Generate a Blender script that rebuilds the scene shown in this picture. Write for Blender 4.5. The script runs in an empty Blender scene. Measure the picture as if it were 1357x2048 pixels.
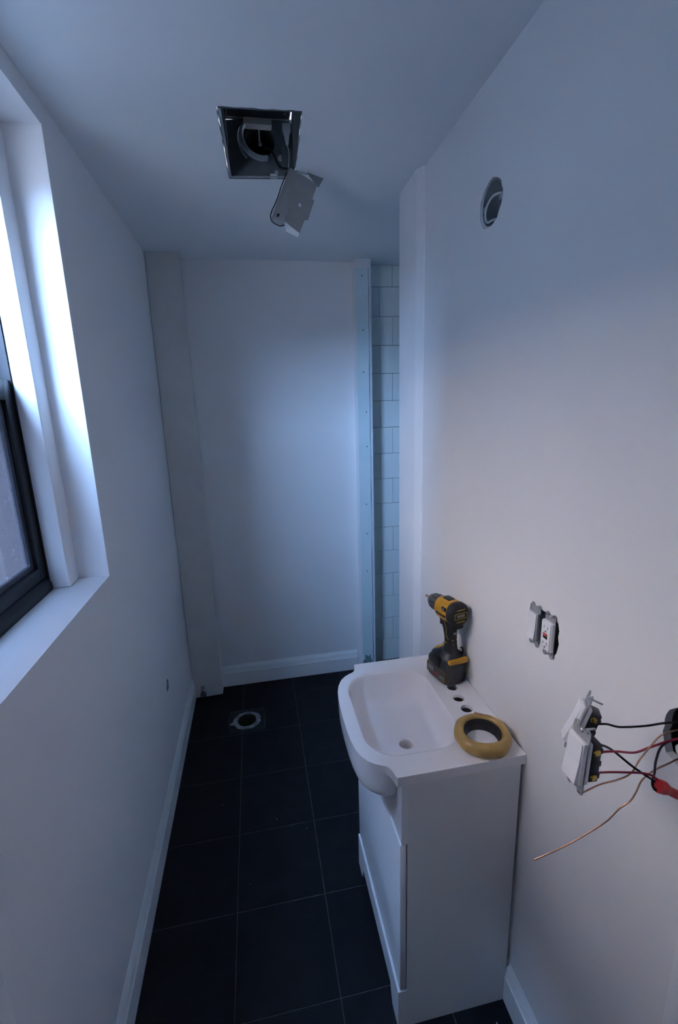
import bpy, bmesh, math, random
from mathutils import Vector, Matrix
from mathutils.geometry import tessellate_polygon

rnd = random.Random(7)
SC = bpy.context.scene
COL = SC.collection

# ------------------------------------------------------------------ camera
cam_d = bpy.data.cameras.new('camera')
cam = bpy.data.objects.new('camera', cam_d)
COL.objects.link(cam)
right = Vector((0.98227289, -0.18497036, -0.03042913))
up = Vector((0.07175971, 0.22107232, 0.97261379))
fwd = Vector((0.17317768, 0.95755574, -0.23042676))
m = Matrix.Identity(4)
for i in range(3):
    m[i][0], m[i][1], m[i][2] = right[i], up[i], -fwd[i]
m.translation = (0, 0, 1.70)
cam.matrix_world = m
cam_d.sensor_fit = 'VERTICAL'
cam_d.sensor_height = 24.0
cam_d.lens = 24.0 * 907.2367 / 2048
cam_d.clip_start = 0.02
SC.camera = cam

# ------------------------------------------------------------------ sky and exposure
SC.view_settings.view_transform = 'Standard'
SC.view_settings.look = 'None'
SC.view_settings.gamma = 1.0
SC.view_settings.use_curve_mapping = False
SC.view_settings.exposure = 0.0
world = bpy.data.worlds.new('overcast_sky')
SC.world = world
world.use_nodes = True
bg = world.node_tree.nodes['Background']
bg.inputs['Color'].default_value = (0.36, 0.58, 1.0, 1)
bg.inputs['Strength'].default_value = 78.0
# daylight portal in the window opening (helps sampling only)
pl = bpy.data.lights.new('window_left_offscreen', 'AREA')
pl.shape = 'RECTANGLE'; pl.size = 1.06; pl.size_y = 1.2
pl.cycles.is_portal = True
po = bpy.data.objects.new('window_left_offscreen', pl)
COL.objects.link(po)
po.matrix_world = Matrix.Translation((-0.80, 0.88, 1.80)) @ Matrix(((0, 0, -1, 0), (1, 0, 0, 0), (0, -1, 0, 0), (0, 0, 0, 1)))
# sun from behind the house: it only reaches the upper part of the neighbour's facade
sl = bpy.data.lights.new('sun_offscreen', 'SUN')
sl.energy = 300.0; sl.angle = math.radians(1.0); sl.color = (1.0, 0.91, 0.90)
so = bpy.data.objects.new('sun_offscreen', sl)
COL.objects.link(so)
so.rotation_euler = Vector((-1.0, -0.12, -1.0)).to_track_quat('-Z', 'Y').to_euler()
SC.cycles.use_denoising = True
SC.cycles.use_guiding = False
SC.cycles.sample_clamp_indirect = 0.0
SC.cycles.use_adaptive_sampling = True
SC.cycles.adaptive_threshold = 0.02
SC.cycles.max_bounces = 10
SC.cycles.diffuse_bounces = 8
SC.cycles.transparent_max_bounces = 16
SC.cycles.caustics_reflective = False

# ------------------------------------------------------------------ materials
MATS = {}
def mat(name, col, rough=0.6, metal=0.0, var=0.0, nscale=8.0, bump=0.0, bscale=60.0, col2=None, spec=0.5, coat=0.0):
    if name in MATS: return MATS[name]
    ma = bpy.data.materials.new(name); ma.use_nodes = True
    nt = ma.node_tree; b = nt.nodes['Principled BSDF']
    b.inputs['Roughness'].default_value = rough
    b.inputs['Metallic'].default_value = metal
    b.inputs['Specular IOR Level'].default_value = spec
    b.inputs['Coat Weight'].default_value = coat
    c = (*col, 1)
    tc = nt.nodes.new('ShaderNodeTexCoord')
    if var > 0 or col2:
        n = nt.nodes.new('ShaderNodeTexNoise'); n.inputs['Scale'].default_value = nscale
        n.inputs['Detail'].default_value = 6
        nt.links.new(tc.outputs['Object'], n.inputs['Vector'])
        r = nt.nodes.new('ShaderNodeValToRGB')
        r.color_ramp.elements[0].position = 0.35; r.color_ramp.elements[1].position = 0.68
        r.color_ramp.elements[0].color = (*(col2 if col2 else [x * (1 - var) for x in col]), 1)
        r.color_ramp.elements[1].color = c
        nt.links.new(n.outputs['Fac'], r.inputs['Fac'])
        nt.links.new(r.outputs['Color'], b.inputs['Base Color'])
    else:
        b.inputs['Base Color'].default_value = c
    if bump > 0:
        n2 = nt.nodes.new('ShaderNodeTexNoise'); n2.inputs['Scale'].default_value = bscale
        n2.inputs['Detail'].default_value = 4
        nt.links.new(tc.outputs['Object'], n2.inputs['Vector'])
        bp = nt.nodes.new('ShaderNodeBump'); bp.inputs['Strength'].default_value = bump
        bp.inputs['Distance'].default_value = 0.002
        nt.links.new(n2.outputs['Fac'], bp.inputs['Height'])
        nt.links.new(bp.outputs['Normal'], b.inputs['Normal'])
    MATS[name] = ma
    return ma

def glass_mat(name, trans, tint, dust, dustcol, rough=0.05):
    ma = bpy.data.materials.new(name); ma.use_nodes = True
    nt = ma.node_tree; nt.nodes.clear()
    out = nt.nodes.new('ShaderNodeOutputMaterial')
    tr = nt.nodes.new('ShaderNodeBsdfTransparent'); tr.inputs['Color'].default_value = (*tint, 1)
    gl = nt.nodes.new('ShaderNodeBsdfGlossy'); gl.inputs['Roughness'].default_value = rough
    mx = nt.nodes.new('ShaderNodeMixShader'); mx.inputs['Fac'].default_value = 0.06
    nt.links.new(tr.outputs[0], mx.inputs[1]); nt.links.new(gl.outputs[0], mx.inputs[2])
    last = mx
    if dust > 0:
        tl = nt.nodes.new('ShaderNodeBsdfTranslucent'); tl.inputs['Color'].default_value = (*dustcol, 1)
        df = nt.nodes.new('ShaderNodeBsdfDiffuse'); df.inputs['Color'].default_value = (*dustcol, 1)
        m1 = nt.nodes.new('ShaderNodeMixShader'); m1.inputs['Fac'].default_value = 0.5
        nt.links.new(tl.outputs[0], m1.inputs[1]); nt.links.new(df.outputs[0], m1.inputs[2])
        n = nt.nodes.new('ShaderNodeTexNoise'); n.inputs['Scale'].default_value = 60; n.inputs['Detail'].default_value = 8
        tc = nt.nodes.new('ShaderNodeTexCoord'); nt.links.new(tc.outputs['Object'], n.inputs['Vector'])
        mr = nt.nodes.new('ShaderNodeMapRange')
        mr.inputs[1].default_value = 0.3; mr.inputs[2].default_value = 0.7
        mr.inputs[3].default_value = dust * 0.9; mr.inputs[4].default_value = min(1, dust * 1.1)
        nt.links.new(n.outputs['Fac'], mr.inputs[0])
        m2 = nt.nodes.new('ShaderNodeMixShader')
        nt.links.new(mr.outputs[0], m2.inputs['Fac'])
        nt.links.new(mx.outputs[0], m2.inputs[1]); nt.links.new(m1.outputs[0], m2.inputs[2])
        last = m2
    nt.links.new(last.outputs[0], out.inputs['Surface'])
    return ma

WALL = mat('wall_paint', (0.83, 0.825, 0.83), 0.62, var=0.02, nscale=3, bump=0.05, bscale=220)
CEIL = mat('ceiling_paint', (0.80, 0.83, 0.85), 0.8, var=0.02, nscale=3, bump=0.06, bscale=180)
TRIMM = mat('trim_gloss_paint', (0.86, 0.87, 0.88), 0.3, bump=0.04, bscale=90)
COLP = mat('column_primer', (0.70, 0.69, 0.67), 0.8, var=0.06, nscale=10, bump=0.2, bscale=40)
GROUT = mat('grout_grey', (0.085, 0.083, 0.088), 0.9, var=0.45, nscale=40)
TILEB = mat('slate_black_tile', (0.0085, 0.0085, 0.012), 0.52, col2=(0.004, 0.004, 0.007), nscale=14, bump=0.35, bscale=55, spec=0.22)
TILEW = mat('white_wall_tile', (0.74, 0.80, 0.80), 0.28, var=0.03, nscale=2, spec=0.5)
GROUTD = mat('tile_joint_dark', (0.10, 0.12, 0.13), 0.9)
COMPOUND = mat('joint_compound_blue', (0.60, 0.75, 0.80), 0.85, col2=(0.68, 0.79, 0.82), nscale=6, bump=0.3, bscale=50)
BEAD = mat('metal_corner_bead', (0.72, 0.78, 0.82), 0.45, var=0.1, nscale=30)
LUMBER = mat('raw_lumber', (0.33, 0.24, 0.16), 0.85, var=0.3, nscale=9)
LACQ = mat('white_lacquer', (0.80, 0.80, 0.82), 0.28, var=0.01, nscale=4)
LACQS = mat('white_melamine', (0.78, 0.775, 0.775), 0.45, var=0.02, nscale=4)
CERAM = mat('white_ceramic', (0.88, 0.86, 0.87), 0.06, var=0.01, nscale=4, spec=0.5)
WAX = mat('yellow_wax', (0.52, 0.34, 0.11), 0.38, col2=(0.40, 0.25, 0.075), nscale=25, bump=0.5, bscale=45)
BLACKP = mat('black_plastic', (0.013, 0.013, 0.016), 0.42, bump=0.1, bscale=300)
RUBBER = mat('black_rubber', (0.011, 0.011, 0.013), 0.7, bump=0.2, bscale=260)
YELL = mat('tool_yellow', (0.62, 0.31, 0.018), 0.42, col2=(0.52, 0.25, 0.02), nscale=40)
CHROME = mat('brushed_steel', (0.52, 0.53, 0.55), 0.32, metal=1.0, var=0.15, nscale=60)
CHUCKM = mat('chuck_grey', (0.15, 0.15, 0.155), 0.45, metal=0.3, var=0.3, nscale=70)
BRASS = mat('brass_screw', (0.75, 0.50, 0.12), 0.25, metal=1.0)
GALV = mat('galvanised_steel', (0.46, 0.50, 0.53), 0.45, metal=0.35, var=0.2, nscale=25)
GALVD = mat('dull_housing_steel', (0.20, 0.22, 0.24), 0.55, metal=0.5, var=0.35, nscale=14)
WPLAST = mat('white_device_plastic', (0.82, 0.82, 0.84), 0.25)
GPLAST = mat('grey_device_plastic', (0.42, 0.43, 0.46), 0.4)
REDB = mat('red_button', (0.55, 0.045, 0.02), 0.4)
REDW = mat('red_wire_insulation', (0.36, 0.018, 0.05), 0.4)
REDN = mat('red_wire_nut', (0.52, 0.02, 0.025), 0.42, bump=0.2, bscale=80)
BLKW = mat('black_wire_insulation', (0.012, 0.012, 0.016), 0.4)
WHTW = mat('white_cable_sheath', (0.75, 0.75, 0.72), 0.45)
COPPER = mat('bare_copper', (0.66, 0.38, 0.26), 0.35, metal=0.9, var=0.2, nscale=80)
SASH = mat('dark_bronze_sash', (0.011, 0.011, 0.015), 0.35, var=0.3, nscale=30, spec=0.25)
SASHL = mat('grey_glazing_bead', (0.055, 0.06, 0.085), 0.45, var=0.3, nscale=50)
ALU = mat('storm_window_aluminium', (0.42, 0.46, 0.50), 0.4, metal=0.6)
DIRT = mat('drain_dirt', (0.055, 0.045, 0.025), 0.9, col2=(0.02, 0.02, 0.015), nscale=30, bump=0.6, bscale=60)
MORTAR = mat('cement_patch', (0.032, 0.033, 0.036), 0.95, col2=(0.014, 0.014, 0.016), nscale=28, bump=1.0, bscale=45)
PVC = mat('pvc_flange', (0.34, 0.36, 0.40), 0.5, col2=(0.12, 0.125, 0.14), nscale=35)
STUCCO = mat('neighbour_stucco', (0.22, 0.20, 0.185), 0.9, var=0.15, nscale=3, bump=0.5, bscale=20)
ASPHALT = mat('yard_concrete', (0.08, 0.08, 0.075), 0.9, var=0.2, nscale=5)
LABELG = mat('label_grey', (0.22, 0.22, 0.22), 0.5)
LABELR = mat('label_red', (0.40, 0.03, 0.03), 0.5)
LABELY = mat('label_yellow_line', (0.45, 0.28, 0.03), 0.5)
GLASSU = glass_mat('upper_pane_glass', 0.9, (0.97, 0.98, 0.985), 0.0, (0, 0, 0))
GLASSL = glass_mat('dusty_lower_pane', 0.2, (0.78, 0.79, 0.82), 0.68, (0.15, 0.145, 0.155))

# ------------------------------------------------------------------ object helpers
WM = {}
def thing(name, label, cat, loc=(0, 0, 0), rot=None, group=None, kind=None):
    o = bpy.data.objects.new(name, None); COL.objects.link(o)
    o.empty_display_size = 0.05
    mt = Matrix.Translation(loc) @ (rot.to_4x4() if rot else Matrix.Identity(4))
    o.matrix_basis = mt
    WM[o.name] = mt
    if label: o['label'] = label
    if cat: o['category'] = cat
    if group: o['group'] = group
    if kind: o['kind'] = kind
    return o

def obj(name, bm, ma, parent=None, local=False, smooth=35, label=None, cat=None, group=None, kind=None, at=None):
    """link a bmesh as ONE mesh object; world coordinates unless local=True"""
    bmesh.ops.recalc_face_normals(bm, faces=bm.faces)
    me = bpy.data.meshes.new(name)
    off = None
    if at is not None and parent is None:
        off = Vector(at); bmesh.ops.translate(bm, verts=bm.verts, vec=-off)
    bm.to_mesh(me); bm.free()
    if smooth:
        for f in me.polygons: f.use_smooth = True
        me.set_sharp_from_angle(angle=math.radians(smooth))
    me.materials.append(ma)
    o = bpy.data.objects.new(name, me); COL.objects.link(o)
    if off: o.location = off
    WM[o.name] = Matrix.Translation(off) if off else Matrix.Identity(4)
    if parent:
        o.parent = parent
        if not local:
            o.matrix_parent_inverse = WM[parent.name].inverted()
        else:
            WM[o.name] = WM[parent.name].copy()
    if label: o['label'] = label
    if cat: o['category'] = cat
    if group: o['group'] = group
    if kind: o['kind'] = kind
    return o

def B(): return bmesh.new()

def box(bm, x0, x1, y0, y1, z0, z1, bevel=0.0, seg=2, M=None):
    r = bmesh.ops.create_cube(bm, size=1)
    vs = r['verts']
    for v in vs:
        v.co = Vector(((x0 + x1) / 2 + v.co.x * (x1 - x0), (y0 + y1) / 2 + v.co.y * (y1 - y0), (z0 + z1) / 2 + v.co.z * (z1 - z0)))
    if bevel > 0:
        es = list({e for v in vs for e in v.link_edges})
        rr = bmesh.ops.bevel(bm, geom=es, offset=bevel, segments=seg, profile=0.5, affect='EDGES')
        vs = list({v for f in rr['faces'] for v in f.verts} | {v for v in vs if v.is_valid})
    if M:
        for v in vs: v.co = M @ v.co
    return bm

def frame_from(d):
    d = Vector(d).normalized()
    a = Vector((0, 0, 1)) if abs(d.z) < 0.9 else Vector((1, 0, 0))
    u = d.cross(a).normalized(); w = d.cross(u).normalized()
    return d, u, w

def rings(bm, rs, cap0=True, cap1=True, closed=False):
    vr = [[bm.verts.new(p) for p in r] for r in rs]
    n = len(rs[0])
    idx = list(range(len(vr) - 1)) + ([len(vr) - 1] if closed else [])
    for i in idx:
        a, b = vr[i], vr[(i + 1) % len(vr)]
        for k in range(n):
            bm.faces.new((a[k], a[(k + 1) % n], b[(k + 1) % n], b[k]))
    if not closed:
        if cap0: bm.faces.new(vr[0])
        if cap1: bm.faces.new(list(reversed(vr[-1])))
    return vr

def circ(c, u, w, r, n=24, ph=0.0):
    return [Vector(c) + u * (r * math.cos(2 * math.pi * k / n + ph)) + w * (r * math.sin(2 * math.pi * k / n + ph)) for k in range(n)]

def lathe(bm, c, d, prof, n=24, cap0=True, cap1=True):
    """prof: list of (distance along d, radius)"""
    d, u, w = frame_from(d)
    rings(bm, [circ(Vector(c) + d * h, u, w, max(r, 1e-5), n) for h, r in prof], cap0, cap1)
    return bm

def cyl(bm, p0, p1, r0, r1=None, n=16):
    p0 = Vector(p0); p1 = Vector(p1)
    return lathe(bm, p0, p1 - p0, [(0, r0), ((p1 - p0).length, r0 if r1 is None else r1)], n)

def catmull(pts, k=6):
    P = [Vector(p) for p in pts]
    P = [P[0] * 2 - P[1]] + P + [P[-1] * 2 - P[-2]]
    out = []
    for i in range(1, len(P) - 2):
        for j in range(k):
            t = j / k
            a, b, c, d = P[i - 1], P[i], P[i + 1], P[i + 2]
            out.append(0.5 * ((2 * b) + (c - a) * t + (2 * a - 5 * b + 4 * c - d) * t * t + (3 * b - a - 3 * c + d) * t ** 3))
    out.append(P[-2])
    return out

def tube(bm, pts, r, n=10, k=6, flat=1.0):
    P = catmull(pts, k) if k > 1 else [Vector(p) for p in pts]
    rs = []; u = None
    for i, p in enumerate(P):
        t = (P[min(i + 1, len(P) - 1)] - P[max(i - 1, 0)]).normalized()
        if u is None: _, u, w = frame_from(t)
        else:
            u = (u - t * u.dot(t)).normalized(); w = t.cross(u)
        rr = r(i / (len(P) - 1)) if callable(r) else r
        rs.append([p + u * (rr * math.cos(2 * math.pi * q / n)) + w * (rr * flat * math.sin(2 * math.pi * q / n)) for q in range(n)])
    rings(bm, rs)
    return bm

def plate(bm, outer, holes, f, d0, d1, sides=True):
    """flat plate with holes: 2D outlines mapped by f(u, v, d)"""
    loops = [outer] + list(holes)
    flat = [p for l in loops for p in l]
    tris = tessellate_polygon([[Vector((p[0], p[1], 0)) for p in l] for l in loops])
    va = [bm.verts.new(f(p[0], p[1], d0)) for p in flat]
    vb = [bm.verts.new(f(p[0], p[1], d1)) for p in flat]
    for t in tris:
        try:
            bm.faces.new([va[i] for i in t]); bm.faces.new([vb[i] for i in reversed(t)])
        except ValueError: pass
    s = 0
    for l in loops:
        n = len(l)
        for k in range(n):
            a, b = s + k, s + (k + 1) % n
            bm.faces.new((va[a], va[b], vb[b], vb[a]))
        s += n
    return bm

def rrect(cx, cy, hx, hy, r, n=6):
    out = []
    for qx, qy, a0 in ((1, 1, 0), (-1, 1, 90), (-1, -1, 180), (1, -1, 270)):
        for k in range(n + 1):
            a = math.radians(a0 + 90 * k / n)
            out.append((cx + qx * (hx - r) + r * math.cos(a), cy + qy * (hy - r) + r * math.sin(a)))
    return out

def blob(cx, cy, rx, ry, n=28, jag=0.06, seed=1, power=2.0):
    R = random.Random(seed); out = []
    for k in range(n):
        a = 2 * math.pi * k / n
        c, s = math.cos(a), math.sin(a)
        q = (abs(c) ** power + abs(s) ** power) ** (-1 / power)
        q *= 1 + R.uniform(-jag, jag)
        out.append((cx + rx * q * c, cy + ry * q * s))
    return out

fx = lambda u, v, d: Vector((d, u, v))      # plate in the y-z plane
fy = lambda u, v, d: Vector((u, d, v))      # plate in the x-z plane
fz = lambda u, v, d: Vector((u, v, d))      # plate in the x-y plane

# ================================================================== the setting
ZC = 2.445
XR = 0.611
XL = -0.456
YB = 2.63
def leanx(z): return -0.012 * (1 - z / ZC)

# ---- floor, with every slate tile a piece of its own
FC = (-0.149, 2.262)          # toilet flange
bm = B()
plate(bm, [(-0.75, -1.2), (1.6, -1.2), (1.6, 2.85), (-0.75, 2.85)], [[(FC[0] + 0.052 * math.cos(2 * math.pi * k / 28), FC[1] + 0.052 * math.sin(2 * math.pi * k / 28)) for k in range(28)]], fz, -0.05, -0.0012)
floor = obj('floor', bm, GROUT, smooth=0, kind='structure', label='black slate tiled bathroom floor with thin grey grout lines')
gx = [-0.4797 + 0.307 * i for i in range(0, 7)]
gx[0] = -0.468
gy = [0.961 - 0.300 * 5 + 0.300 * i for i in range(0, 12)]
gy = [g + 0.001 for g in gy]
G = 0.0016
nx0, nx1, ny0, ny1 = FC[0] - 0.098, FC[0] + 0.098, FC[1] - 0.088, FC[1] + 0.094
meshcache = {}
for j in range(len(gy) - 1):
    for i in range(len(gx) - 1):
        x0, x1, y0, y1 = gx[i] + G, gx[i + 1] - G, gy[j] + G, gy[j + 1] - G
        y1 = min(y1, 2.66)
        if x0 > 0.62 and y1 < 1.6: continue
        if y1 - y0 < 0.02: continue
        z = rnd.uniform(-0.0003, 0.0003)
        notch = x0 < nx1 and x1 > nx0 and y0 < ny1 and y1 > ny0
        bm = B()
        if notch:
            if x0 < nx0:   # notch bites the right side
                poly = [(x0, y0), (x1, y0), (x1, ny0), (nx0 + 0.006, ny0 + 0.004), (nx0 - 0.004, (ny0 + ny1) / 2), (nx0 + 0.004, ny1), (x1, ny1 + 0.004), (x1, y1), (x0, y1)]
            else:
                poly = [(x0, y0), (x1, y0), (x1, y1), (x0, y1), (x0, ny1 + 0.003), (nx1 - 0.004, ny1 - 0.002), (nx1 + 0.003, (ny0 + ny1) / 2), (nx1, ny0), (x0, ny0 + 0.002)]
            plate(bm, poly, [], fz, -0.006, z)
        else:
            box(bm, x0, x1, y0, y1, -0.006, z, bevel=0.0007, seg=1)
        obj('tile', bm, TILEB, floor, smooth=0)
bm = B()
plate(bm, rrect(FC[0], FC[1] + 0.003, 0.093, 0.086, 0.015, 3), [[(FC[0] + 0.051 * math.cos(2 * math.pi * k / 28), FC[1] + 0.051 * math.sin(2 * math.pi * k / 28)) for k in range(28)]], fz, -0.0012, -0.0004)
obj('cement_patch', bm, MORTAR, floor, smooth=0, label='rough cement patch around drain hole')

# ---- left wall with the window opening
WY0, WY1, WZ0, WZ1 = 0.40, 1.409, 1.215, 2.39
bm = B()
plate(bm, [(-1.2, 0), (2.75, 0), (2.75, ZC), (-1.2, ZC)], [[(WY0, WZ0), (WY1, WZ0), (WY1, WZ1), (WY0, WZ1)]],
      lambda u, v, d: Vector((XL + leanx(v) if d == 0 else -0.70, u, v)), 0, 1)
wl = obj('wall_left', bm, WALL, smooth=0, kind='structure', label='painted white wall with deep window recess')
bm = B()
box(bm, -0.4642, -0.4632, 1.93, 1.975, 0.455, 0.505)
SC_M = mat('scuff_grey', (0.28, 0.29, 0.33), 0.8, var=0.5, nscale=60)
bm.free(); bm = B()
plate(bm, blob(1.945, 0.480, 0.020, 0.026, 16, 0.35, 5), [], fx, XL + leanx(0.48) + 0.0004, XL + leanx(0.48) - 0.002)
obj('scuff_mark', bm, SC_M, wl, smooth=0)

# ---- back wall, boxed column, partition stub
bm = B(); box(bm, -0.75, 0.60, YB, YB + 0.1, 0, ZC)
obj('wall_back', bm, WALL, smooth=0, kind='structure', label='painted white back wall behind the drain hole')
bm = B()
plate(bm, [(-0.4655, 0.004), (-0.40, 0.002), (-0.296, 0.006), (-0.296, ZC), (-0.4540, ZC)], [], fy, 2.535, YB + 0.01)
wcol = obj('wall_column', bm, COLP, smooth=0, kind='structure', label='boxed-in white pipe column in the back corner')
bm = B(); box(bm, 0.588, 0.672, 2.612, 2.76, 0, ZC)
box(bm, 0.588, 0.5895, 2.5552, 2.612, 0, ZC)
stub = obj('wall_partition', bm, WALL, smooth=0, kind='structure', label='unfinished end of partition with pale blue joint compound')
def wavy(x, n, amp, seed, z0=0.0, z1=ZC):
    R = random.Random(seed)
    return [(x + R.uniform(-amp, amp), z0 + (z1 - z0) * k / n) for k in range(n + 1)]
bm = B()
l = wavy(0.5895, 24, 0.0006, 3, 0.0); r_ = wavy(0.6575, 40, 0.0016, 4, 0.0)
plate(bm, l[::-1] + r_, [], fy, 2.555, 2.613)
obj('plaster_strip', bm, COMPOUND, stub, smooth=0)
bm = B()
l = wavy(0.6612, 40, 0.0010, 8, 0.0); r_ = [(0.6745, 0.0), (0.6745, ZC)]
plate(bm, l[::-1] + r_, [], fy, 2.557, 2.761)
obj('corner_bead', bm, BEAD, stub, smooth=0)
bm = B(); box(bm, 0.5885, 0.6745, 2.552, 2.5545, 2.395, ZC - 0.003)
obj('tape_patch', bm, WALL, stub, smooth=0)
bm = B(); plate(bm, blob(0.622, 0.075, 0.030, 0.055, 18, 0.25, 9), [], fy, 2.5535, 2.556)
obj('bare_patch', bm, mat('bare_green_board', (0.22, 0.36, 0.38), 0.9, var=0.4, nscale=30), stub, smooth=0)
for zz, xx in ((2.36, 0.625), (2.09, 0.626), (1.87, 0.626), (1.655, 0.638), (1.46, 0.638), (1.12, 0.628), (0.94, 0.628), (0.70, 0.626)):
    bm = B(); cyl(bm, (xx, 2.5535, zz), (xx, 2.558, zz), 0.0034, n=10)
    obj('screw', bm, BLACKP, stub)
for (xx, z0, z1) in ((0.659, 1.75, 2.30), (0.659, 0.95, 1.10), (0.660, 0.25, 0.72)):
    pass

# ---- shower alcove beyond the right wall
bm = B(); box(bm, 0.66, 1.55, 2.675, 2.78, 0, ZC)
wsb = obj('wall_shower', bm, GROUTD, smooth=0, kind='structure', label='shower alcove wall of square off-white tiles')
TZ = [0.006 + 0.1552 * i for i in range(16)] + [ZC]
g2 = 0.0011
for i in range(len(TZ) - 1):
    off = 0.8275 if (len(TZ) - 2 - i) % 2 == 0 else 0.7515
    xs = [off + 0.1525 * k for k in range(-1, 5)]
    xs = [x for x in xs if x < 1.5]
    edges = [0.665] + [x for x in xs if x > 0.68] + [1.5]
    for a, b in zip(edges[:-1], edges[1:]):
        bm = B(); box(bm, a + g2, b - g2, 2.6685 + rnd.uniform(-0.0003, 0.0003), 2.677, TZ[i] + g2, TZ[i + 1] - g2, bevel=0.001, seg=1)
        obj('tile', bm, TILEW, wsb, smooth=0)
bm = B(); box(bm, 1.5, 1.6, 1.78, 2.78, 0, ZC)
obj('wall_shower_end', bm, TILEW, smooth=0, kind='structure', label='far end wall of shower alcove')
bm = B(); box(bm, 0.72, 1.6, 1.78, 1.884, 0, ZC)
obj('wall_shower_side', bm, TILEW, smooth=0, kind='structure', label='side wall of shower alcove behind right wall')

# ---- right wall: three cut-outs for electrical boxes, slightly kinked end strip
RB = (1.160, 2.167)
hole_round = blob(RB[0], RB[1], 0.054, 0.054, 34, 0.05, 11)
hole_dev = [(0.786, 1.160), (0.792, 1.153), (0.80, 1.151), (0.885, 1.152), (0.889, 1.156), (0.889, 1.232), (0.884, 1.236), (0.80, 1.2365), (0.788, 1.230), (0.783, 1.215), (0.785, 1.20), (0.781, 1.185)]
hole_sw = blob(0.478, 1.186, 0.044, 0.049, 30, 0.04, 21, 3.0)
bm = B()
plate(bm, [(-1.2, 0), (1.60, 0), (1.60, ZC), (-1.2, ZC)], [hole_round, hole_dev, hole_sw], fx, XR, XR + 0.014)
wr = obj('wall_right', bm, WALL, smooth=0, kind='structure', label='painted white wall beside the vanity with open box holes')
bm = B(); box(bm, XR + 0.09, XR + 0.11, -1.2, 1.60, 0, ZC)
obj('wall_backing', bm, LUMBER, wr, smooth=0)
bm = B()
prof = [(XR, 1.600), (0.607, 1.602), (0.591, 1.628), (0.5895, 1.634), (0.5905, 1.812), (0.593, 1.820), (0.598, 1.824), (0.725, 1.884), (0.725, 1.600)]
plate(bm, prof, [], fz, 0, ZC)
obj('wall_end_strip', bm, WALL, wr, smooth=25)

# ---- ceiling with the fan cut-out
FH = [(-0.033, 1.386), (0.186, 1.377), (0.199, 1.742), (-0.019, 1.764)]
Rj = random.Random(4)
fh = []
for a, b in zip(FH, FH[1:] + FH[:1]):
    for k in range(14):
        t = k / 14
        j = 0.0018 if k else 0
        fh.append((a[0] + (b[0] - a[0]) * t + Rj.uniform(-j, j), a[1] + (b[1] - a[1]) * t + Rj.uniform(-j, j)))
bm = B()
plate(bm, [(-0.75, -1.2), (1.6, -1.2), (1.6, 2.85), (-0.75, 2.85)], [fh], fz, ZC, ZC + 0.014)
ceil = obj('ceiling', bm, CEIL, smooth=0, kind='structure', label='pale painted ceiling with square fan cut-out')
bm = B(); box(bm, -0.75, 1.6, -1.2, 2.85, ZC + 0.32, ZC + 0.34)
obj('ceiling_void', bm, LUMBER, ceil, smooth=0)

# ---- wall and open passage behind the camera
bm = B(); box(bm, -0.75, 1.6, -1.3, -1.2, 0, ZC)
obj('wall_near', bm, WALL, smooth=0, kind='structure', label='hall wall behind the camera')

# ---- baseboards and door casings
BP = [(0, 0), (0.0165, 0), (0.0165, 0.089), (0.0150, 0.0905), (0.0110, 0.0910), (0.0110, 0.0935), (0.0140, 0.0940), (0.0110, 0.1080), (0.0070, 0.1085), (0.0070, 0.1112), (0.0112, 0.1117), (0.0112, 0.1160), (0.0050, 0.1280), (0.0050, 0.1310), (0.003, 0.1345), (0, 0.135)]
bm = B(); plate(bm, [(XL + leanx(z) - 0.002 + d, z) for d, z in BP], [], fy, 0.622, 2.535)
obj('baseboard_left', bm, TRIMM, smooth=0, kind='structure', label='white moulded baseboard along the window wall')
bm = B(); plate(bm, [(YB + 0.002 - d * 1.15, z) for d, z in BP], [], lambda u, v, d: Vector((d, u, v)), -0.296, 0.568)
obj('baseboard_back', bm, TRIMM, smooth=0, kind='structure', label='white moulded baseboard along the back wall')
bm = B(); plate(bm, [(XR + 0.002 - d, z) for d, z in BP], [], fy, 0.4365, 0.93)
obj('baseboard_right', bm, TRIMM, smooth=0, kind='structure', label='white moulded baseboard meeting the vanity side')
bm = B(); plate(bm, [(0.34, 0.0), (0.4365, 0.0), (0.4365, ZC), (0.34, ZC)], [], fx, XR + 0.001, XR - 0.012)
obj('trim_1', bm, TRIMM, smooth=0, kind='structure', label='white flat door casing beside loose switches')
bm = B(); box(bm, -0.475, -0.449, 0.52, 0.622, 0, 1.0, bevel=0.002)
obj('trim_2', bm, TRIMM, smooth=0, kind='structure', label='white flat upright board below the window sill')

# ================================================================== window
win = thing('window_1', 'dark bronze double-hung window with dusty lower pane', None, (-0.62, 1.03, WZ0), kind='structure')
JY0, JY1 = 0.47, 1.338     # clear opening between the white jamb stops
bm = B(); box(bm, -0.598, -0.546, JY1, WY1 + 0.004, WZ0, WZ1, bevel=0.006)
obj('jamb_casing', bm, TRIMM, win)
bm = B(); box(bm, -0.598, -0.546, WY0 - 0.004, JY0, WZ0, WZ1, bevel=0.006)
obj('jamb_casing', bm, TRIMM, win)
bm = B(); box(bm, -0.598, -0.546, JY0, JY1, WZ1 - 0.05, WZ1 + 0.004, bevel=0.006)
obj('head_casing', bm, TRIMM, win)
for ya, yb in ((JY1 - 0.004, WY1 + 0.002), (WY0 - 0.002, JY0 + 0.004)):
    bm = B(); box(bm, -0.70, -0.597, ya, yb, WZ0, WZ1)
    obj('sash_track', bm, SASH, win)
bm = B(); box(bm, -0.70, -0.597, JY0, JY1, WZ1 - 0.045, WZ1)
obj('head_track', bm, SASH, win)
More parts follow.
